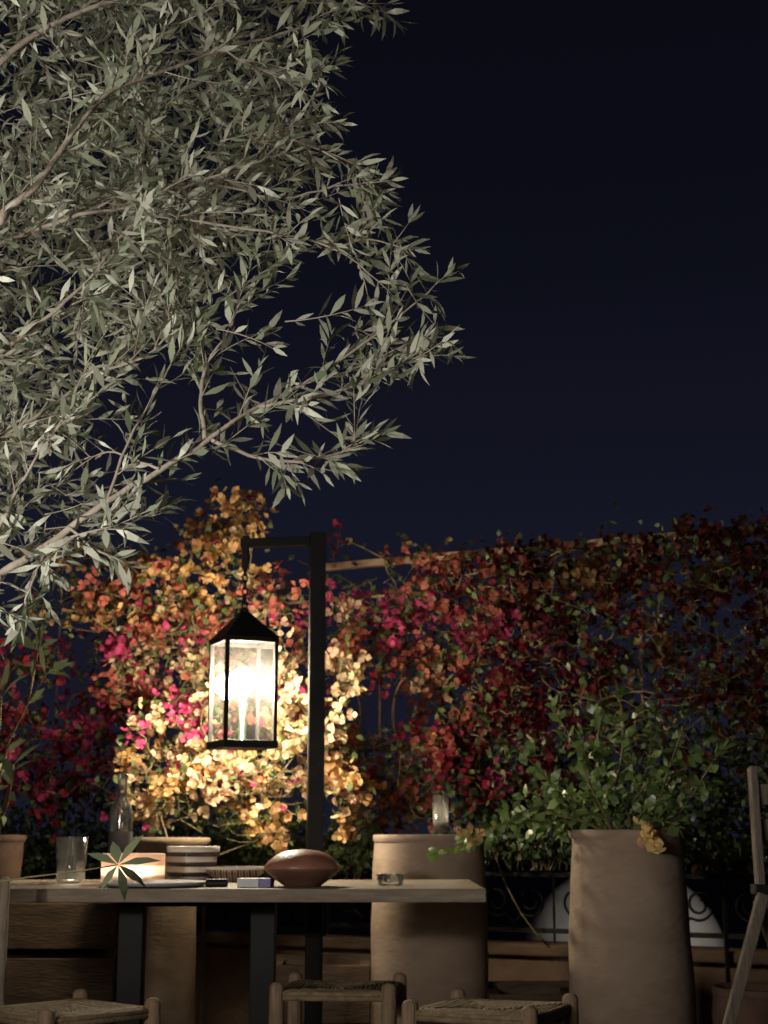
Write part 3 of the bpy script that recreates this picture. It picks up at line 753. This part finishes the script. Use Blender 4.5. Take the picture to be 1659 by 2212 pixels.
holes = [(1280, 1355, 40, 20), (1590, 1390, 45, 26), (1500, 1460, 30, 18), (835, 1535, 75, 62), (740, 1265, 45, 40), (960, 1310, 25, 16), (830, 1250, 40, 16)]
def fillers(x0, y0, x1, y1, n, pick, dn=.6, rx=(28, 60), ry=(20, 42), test=None):
    out = []; k = 0
    while len(out) < n and k < 4000:
        k += 1
        px = U(x0, x1); py = U(y0, y1)
        if any(((px - a) / (c + 12)) ** 2 + ((py - b) / (d + 12)) ** 2 < 1 for a, b, c, d in holes): continue
        if test and not test(px, py): continue
        out.append((px, py, U(*rx), U(*ry), pick(px, py), dn * U(.6, 1.3)))
    return out
rl = V((pl.location.x, pl.location.y, zl_ - .06))
boug('brightly lit orange bougainvillea rising from the pot behind the table', rl, [
    (350, 1540, 55, 55, 'Y', 1.2), (335, 1620, 50, 55, 'O', 1.4), (400, 1625, 45, 40, 'Y', 1.2), (425, 1560, 45, 70, 'M', 1.7), (395, 1500, 40, 40, 'M', 1.1), (400, 1580, 30, 50, 'M', 1.3),
    (310, 1742, 55, 40, 'Y', 2.2), (330, 1720, 40, 30, 'P', 1.8), (480, 1690, 80, 40, 'O', 1.3), (565, 1700, 90, 55, 'P', 1.3), (610, 1650, 60, 40, 'Y', 1.4), (530, 1745, 80, 40, 'O', 1.1),
    (560, 1815, 70, 40, 'O', 1.0), (610, 1780, 50, 50, 'O', .8), (470, 1640, 50, 25, 'Y', 1.1), (640, 1570, 40, 70, 'Y', 1.4), (620, 1490, 35, 70, 'Y', 1.5), (640, 1420, 40, 50, 'P', 1.2), (625, 1480, 25, 40, 'M', 1.0),
    (720, 1600, 40, 45, 'P', 1), (745, 1730, 50, 60, 'O', 1.3), (720, 1500, 50, 50, 'Y', 1.1), (740, 1430, 50, 40, 'P', 1)]
    + fillers(290, 1480, 760, 1780, 30, lambda x, y: R.choice('OYYPPM'), .8, test=lambda x, y: y > 1640 or x < 470 or x > 590),
    lambda x, y: 6.15 + U(-.15, .2), leaf_ratio=.42, twigbox=[(330, 1640, 440, 1800, 22), (450, 1640, 640, 1800, 25)], mixk='OYPM')
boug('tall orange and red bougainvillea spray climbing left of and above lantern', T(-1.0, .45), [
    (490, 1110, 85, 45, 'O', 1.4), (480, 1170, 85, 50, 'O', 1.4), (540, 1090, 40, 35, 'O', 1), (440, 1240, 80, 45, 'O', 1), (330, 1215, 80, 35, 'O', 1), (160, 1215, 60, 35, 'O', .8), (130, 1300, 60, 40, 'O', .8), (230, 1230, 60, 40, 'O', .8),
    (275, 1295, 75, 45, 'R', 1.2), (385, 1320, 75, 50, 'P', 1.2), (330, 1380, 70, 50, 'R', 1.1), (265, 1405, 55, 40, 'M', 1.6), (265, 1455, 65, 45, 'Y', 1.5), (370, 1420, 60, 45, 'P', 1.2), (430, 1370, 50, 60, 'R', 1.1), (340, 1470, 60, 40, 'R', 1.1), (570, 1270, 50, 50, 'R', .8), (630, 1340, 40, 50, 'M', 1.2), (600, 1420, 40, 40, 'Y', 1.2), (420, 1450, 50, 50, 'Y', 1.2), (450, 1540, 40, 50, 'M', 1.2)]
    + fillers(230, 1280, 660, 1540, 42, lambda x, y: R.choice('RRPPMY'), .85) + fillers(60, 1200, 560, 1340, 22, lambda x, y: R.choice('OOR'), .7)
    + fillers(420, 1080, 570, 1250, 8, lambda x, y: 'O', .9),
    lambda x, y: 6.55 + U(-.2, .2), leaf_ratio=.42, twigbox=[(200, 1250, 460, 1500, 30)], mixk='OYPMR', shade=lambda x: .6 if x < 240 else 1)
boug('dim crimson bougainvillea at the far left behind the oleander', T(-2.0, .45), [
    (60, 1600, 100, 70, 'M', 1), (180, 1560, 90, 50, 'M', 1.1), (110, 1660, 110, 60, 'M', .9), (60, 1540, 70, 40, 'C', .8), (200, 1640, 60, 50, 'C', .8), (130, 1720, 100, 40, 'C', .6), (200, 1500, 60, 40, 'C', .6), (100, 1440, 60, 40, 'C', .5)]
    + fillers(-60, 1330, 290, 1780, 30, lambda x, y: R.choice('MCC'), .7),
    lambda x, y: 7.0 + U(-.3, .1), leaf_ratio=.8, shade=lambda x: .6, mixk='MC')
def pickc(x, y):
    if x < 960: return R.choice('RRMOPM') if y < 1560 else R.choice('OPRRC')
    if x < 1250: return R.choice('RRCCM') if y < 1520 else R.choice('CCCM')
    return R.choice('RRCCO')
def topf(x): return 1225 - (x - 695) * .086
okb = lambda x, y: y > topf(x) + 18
sh_ = lambda x: max(.20, min(1.0, 1.0 - (x - 780) / 460))  # bract colours darken rightwards, imitating lantern falloff
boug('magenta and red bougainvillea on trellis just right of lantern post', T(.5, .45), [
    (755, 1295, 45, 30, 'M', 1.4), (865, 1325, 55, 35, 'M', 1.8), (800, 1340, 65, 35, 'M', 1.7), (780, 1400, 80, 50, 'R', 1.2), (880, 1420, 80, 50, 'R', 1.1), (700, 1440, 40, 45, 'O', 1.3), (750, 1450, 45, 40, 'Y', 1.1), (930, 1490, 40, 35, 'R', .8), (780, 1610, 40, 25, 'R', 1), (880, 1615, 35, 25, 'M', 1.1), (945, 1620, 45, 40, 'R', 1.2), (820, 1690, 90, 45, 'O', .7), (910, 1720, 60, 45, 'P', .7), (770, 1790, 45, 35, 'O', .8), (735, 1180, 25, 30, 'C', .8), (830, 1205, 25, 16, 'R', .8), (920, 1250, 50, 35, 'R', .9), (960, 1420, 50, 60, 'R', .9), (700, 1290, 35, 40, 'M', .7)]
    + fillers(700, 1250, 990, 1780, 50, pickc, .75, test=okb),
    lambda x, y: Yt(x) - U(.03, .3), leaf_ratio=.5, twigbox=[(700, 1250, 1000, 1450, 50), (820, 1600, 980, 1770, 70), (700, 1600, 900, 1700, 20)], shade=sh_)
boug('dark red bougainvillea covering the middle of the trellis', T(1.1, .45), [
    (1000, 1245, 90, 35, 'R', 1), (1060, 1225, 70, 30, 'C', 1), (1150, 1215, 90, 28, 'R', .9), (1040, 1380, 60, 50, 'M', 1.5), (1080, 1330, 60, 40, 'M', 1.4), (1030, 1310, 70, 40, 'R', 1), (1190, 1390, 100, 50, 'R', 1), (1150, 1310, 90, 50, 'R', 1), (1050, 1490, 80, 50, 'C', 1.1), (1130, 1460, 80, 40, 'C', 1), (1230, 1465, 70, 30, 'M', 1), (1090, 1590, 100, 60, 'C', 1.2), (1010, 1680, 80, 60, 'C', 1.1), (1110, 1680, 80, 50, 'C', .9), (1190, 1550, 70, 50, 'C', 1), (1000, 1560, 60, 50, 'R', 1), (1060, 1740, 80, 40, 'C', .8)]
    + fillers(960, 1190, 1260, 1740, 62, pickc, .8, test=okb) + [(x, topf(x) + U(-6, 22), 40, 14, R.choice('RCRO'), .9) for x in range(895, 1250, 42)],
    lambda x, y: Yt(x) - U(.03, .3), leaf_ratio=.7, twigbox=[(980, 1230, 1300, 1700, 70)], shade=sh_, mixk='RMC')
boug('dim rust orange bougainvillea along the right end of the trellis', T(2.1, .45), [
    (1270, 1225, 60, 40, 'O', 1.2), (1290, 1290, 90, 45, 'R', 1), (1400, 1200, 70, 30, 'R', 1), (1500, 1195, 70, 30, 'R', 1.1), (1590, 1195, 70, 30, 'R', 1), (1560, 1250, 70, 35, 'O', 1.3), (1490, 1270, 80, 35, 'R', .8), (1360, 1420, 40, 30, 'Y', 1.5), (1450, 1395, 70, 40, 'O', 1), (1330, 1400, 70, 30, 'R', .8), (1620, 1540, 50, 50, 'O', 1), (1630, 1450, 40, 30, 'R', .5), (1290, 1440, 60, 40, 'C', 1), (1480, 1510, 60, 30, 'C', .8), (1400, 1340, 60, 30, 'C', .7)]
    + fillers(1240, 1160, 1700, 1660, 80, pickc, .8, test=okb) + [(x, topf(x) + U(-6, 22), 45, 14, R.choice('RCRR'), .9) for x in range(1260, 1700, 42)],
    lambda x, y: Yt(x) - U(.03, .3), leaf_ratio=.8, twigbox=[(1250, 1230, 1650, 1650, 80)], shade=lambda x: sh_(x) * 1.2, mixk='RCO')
print('flowers', NF)

# ------------------------------------------------------------------ green shrub in the right pot
zr0 = V((pr.location.x, pr.location.y, zr_ - .06))
sh = thing('green_shrub', 'glossy green shrub with a few peach blooms spilling from the tall right pot', 'shrub', zr0)
sf = MB(); ss = MB()
tips = [(1120, 1615), (1170, 1690), (1260, 1590), (1330, 1470), (1400, 1540), (1500, 1630), (1590, 1590), (1150, 1795), (945, 1855), (1010, 1815), (1280, 1650), (1440, 1720), (1550, 1690), (1185, 1520), (1360, 1620), (1090, 1775), (1240, 1740), (1480, 1790), (1330, 1720), (1300, 1550), (1480, 1560), (1400, 1690)]
for (px, py) in tips:
    Y = 5.0 + U(-.25, .22); e = at(px, py, Y); b = zr0 + V((U(-.08, .08), U(-.08, .08), 0))
    pts = curve(b, e, .08, 9, sag=.17 if py > 1700 else .05); ss.tube(pts, [.005, .0018], 5)
    n = int((e - b).length / .0215)
    for i in range(n):
        f = .22 + .78 * i / n + U(-.02, .02); f = min(max(f, 0), .999); k = int(f * 8); q = pts[k].lerp(pts[k + 1], f * 8 - k)
        L = U(.036, .062); d = (pts[k + 1] - pts[k]).normalized() * .5 + rv()
        sf.leaf(q + rv() * .008, d, rv() * .6 + V((-.2, -.6, .6)), L, L * U(.5, .66), U(-.1, .3), wide=.42)
        if R.random() < .17:
            q2 = q + rv() * U(.03, .07); ss.tube([q, q2], [.0016, .001], 4)
            for _ in range(4):
                L = U(.03, .05); sf.leaf(q2 + rv() * .008, rv() + (q2 - q).normalized() * .6, rv() * .6 + V((-.2, -.6, .6)), L, L * .6, U(-.1, .3), wide=.42)
for cl, cc in ((((1398, 1800, 8), (1405, 1838, 4), (1393, 1780, 4)), (.88, .64, .30)), (((1020, 1800, 3), (1034, 1808, 2)), (.5, .3, .14))):
    sb = MB()
    for px, py, n in cl:
        for _ in range(n): flower(sb, at(px + G(0, 9), py + G(0, 9), 4.80 + U(-.03, .03)), cc, U(.022, .032))
    sb.build('bract_cluster', M['bract'], sh, True)
sf.build('foliage', M['shrub'], sh, True); ss.build('stems', M['stem'], sh, True, True)
# leaves low along the wall
def hedge(label, x0, x1, ybase, spread, n, m, s0):
    hd = thing('low_hedge', label, 'hedge', T(s0, .45))
    hf = MB(); hs = MB()
    for _ in range(n):
        px = U(x0, x1); py = ybase - abs(G(0, spread)); Y = Yt(px) - U(-.05, .35); L = U(.03, .05)
        hf.leaf(at(px, py, Y), rv(), rv() + V((0, -.4, .5)), L, L * .6, U(-.1, .3), wide=.42)
    for _ in range(max(10, n // 70)):
        px = U(x0 + 10, x1 - 10); Y = Yt(px) - .1; a = at(px, ybase + 20, Y)
        hs.tube(curve(a, at(px + U(-50, 50), ybase - U(20, spread * 1.6), Y), .1), [.004, .002], 4)
    hf.build('foliage', m, hd, True); hs.build('stems', M['stem'], hd, True, True)
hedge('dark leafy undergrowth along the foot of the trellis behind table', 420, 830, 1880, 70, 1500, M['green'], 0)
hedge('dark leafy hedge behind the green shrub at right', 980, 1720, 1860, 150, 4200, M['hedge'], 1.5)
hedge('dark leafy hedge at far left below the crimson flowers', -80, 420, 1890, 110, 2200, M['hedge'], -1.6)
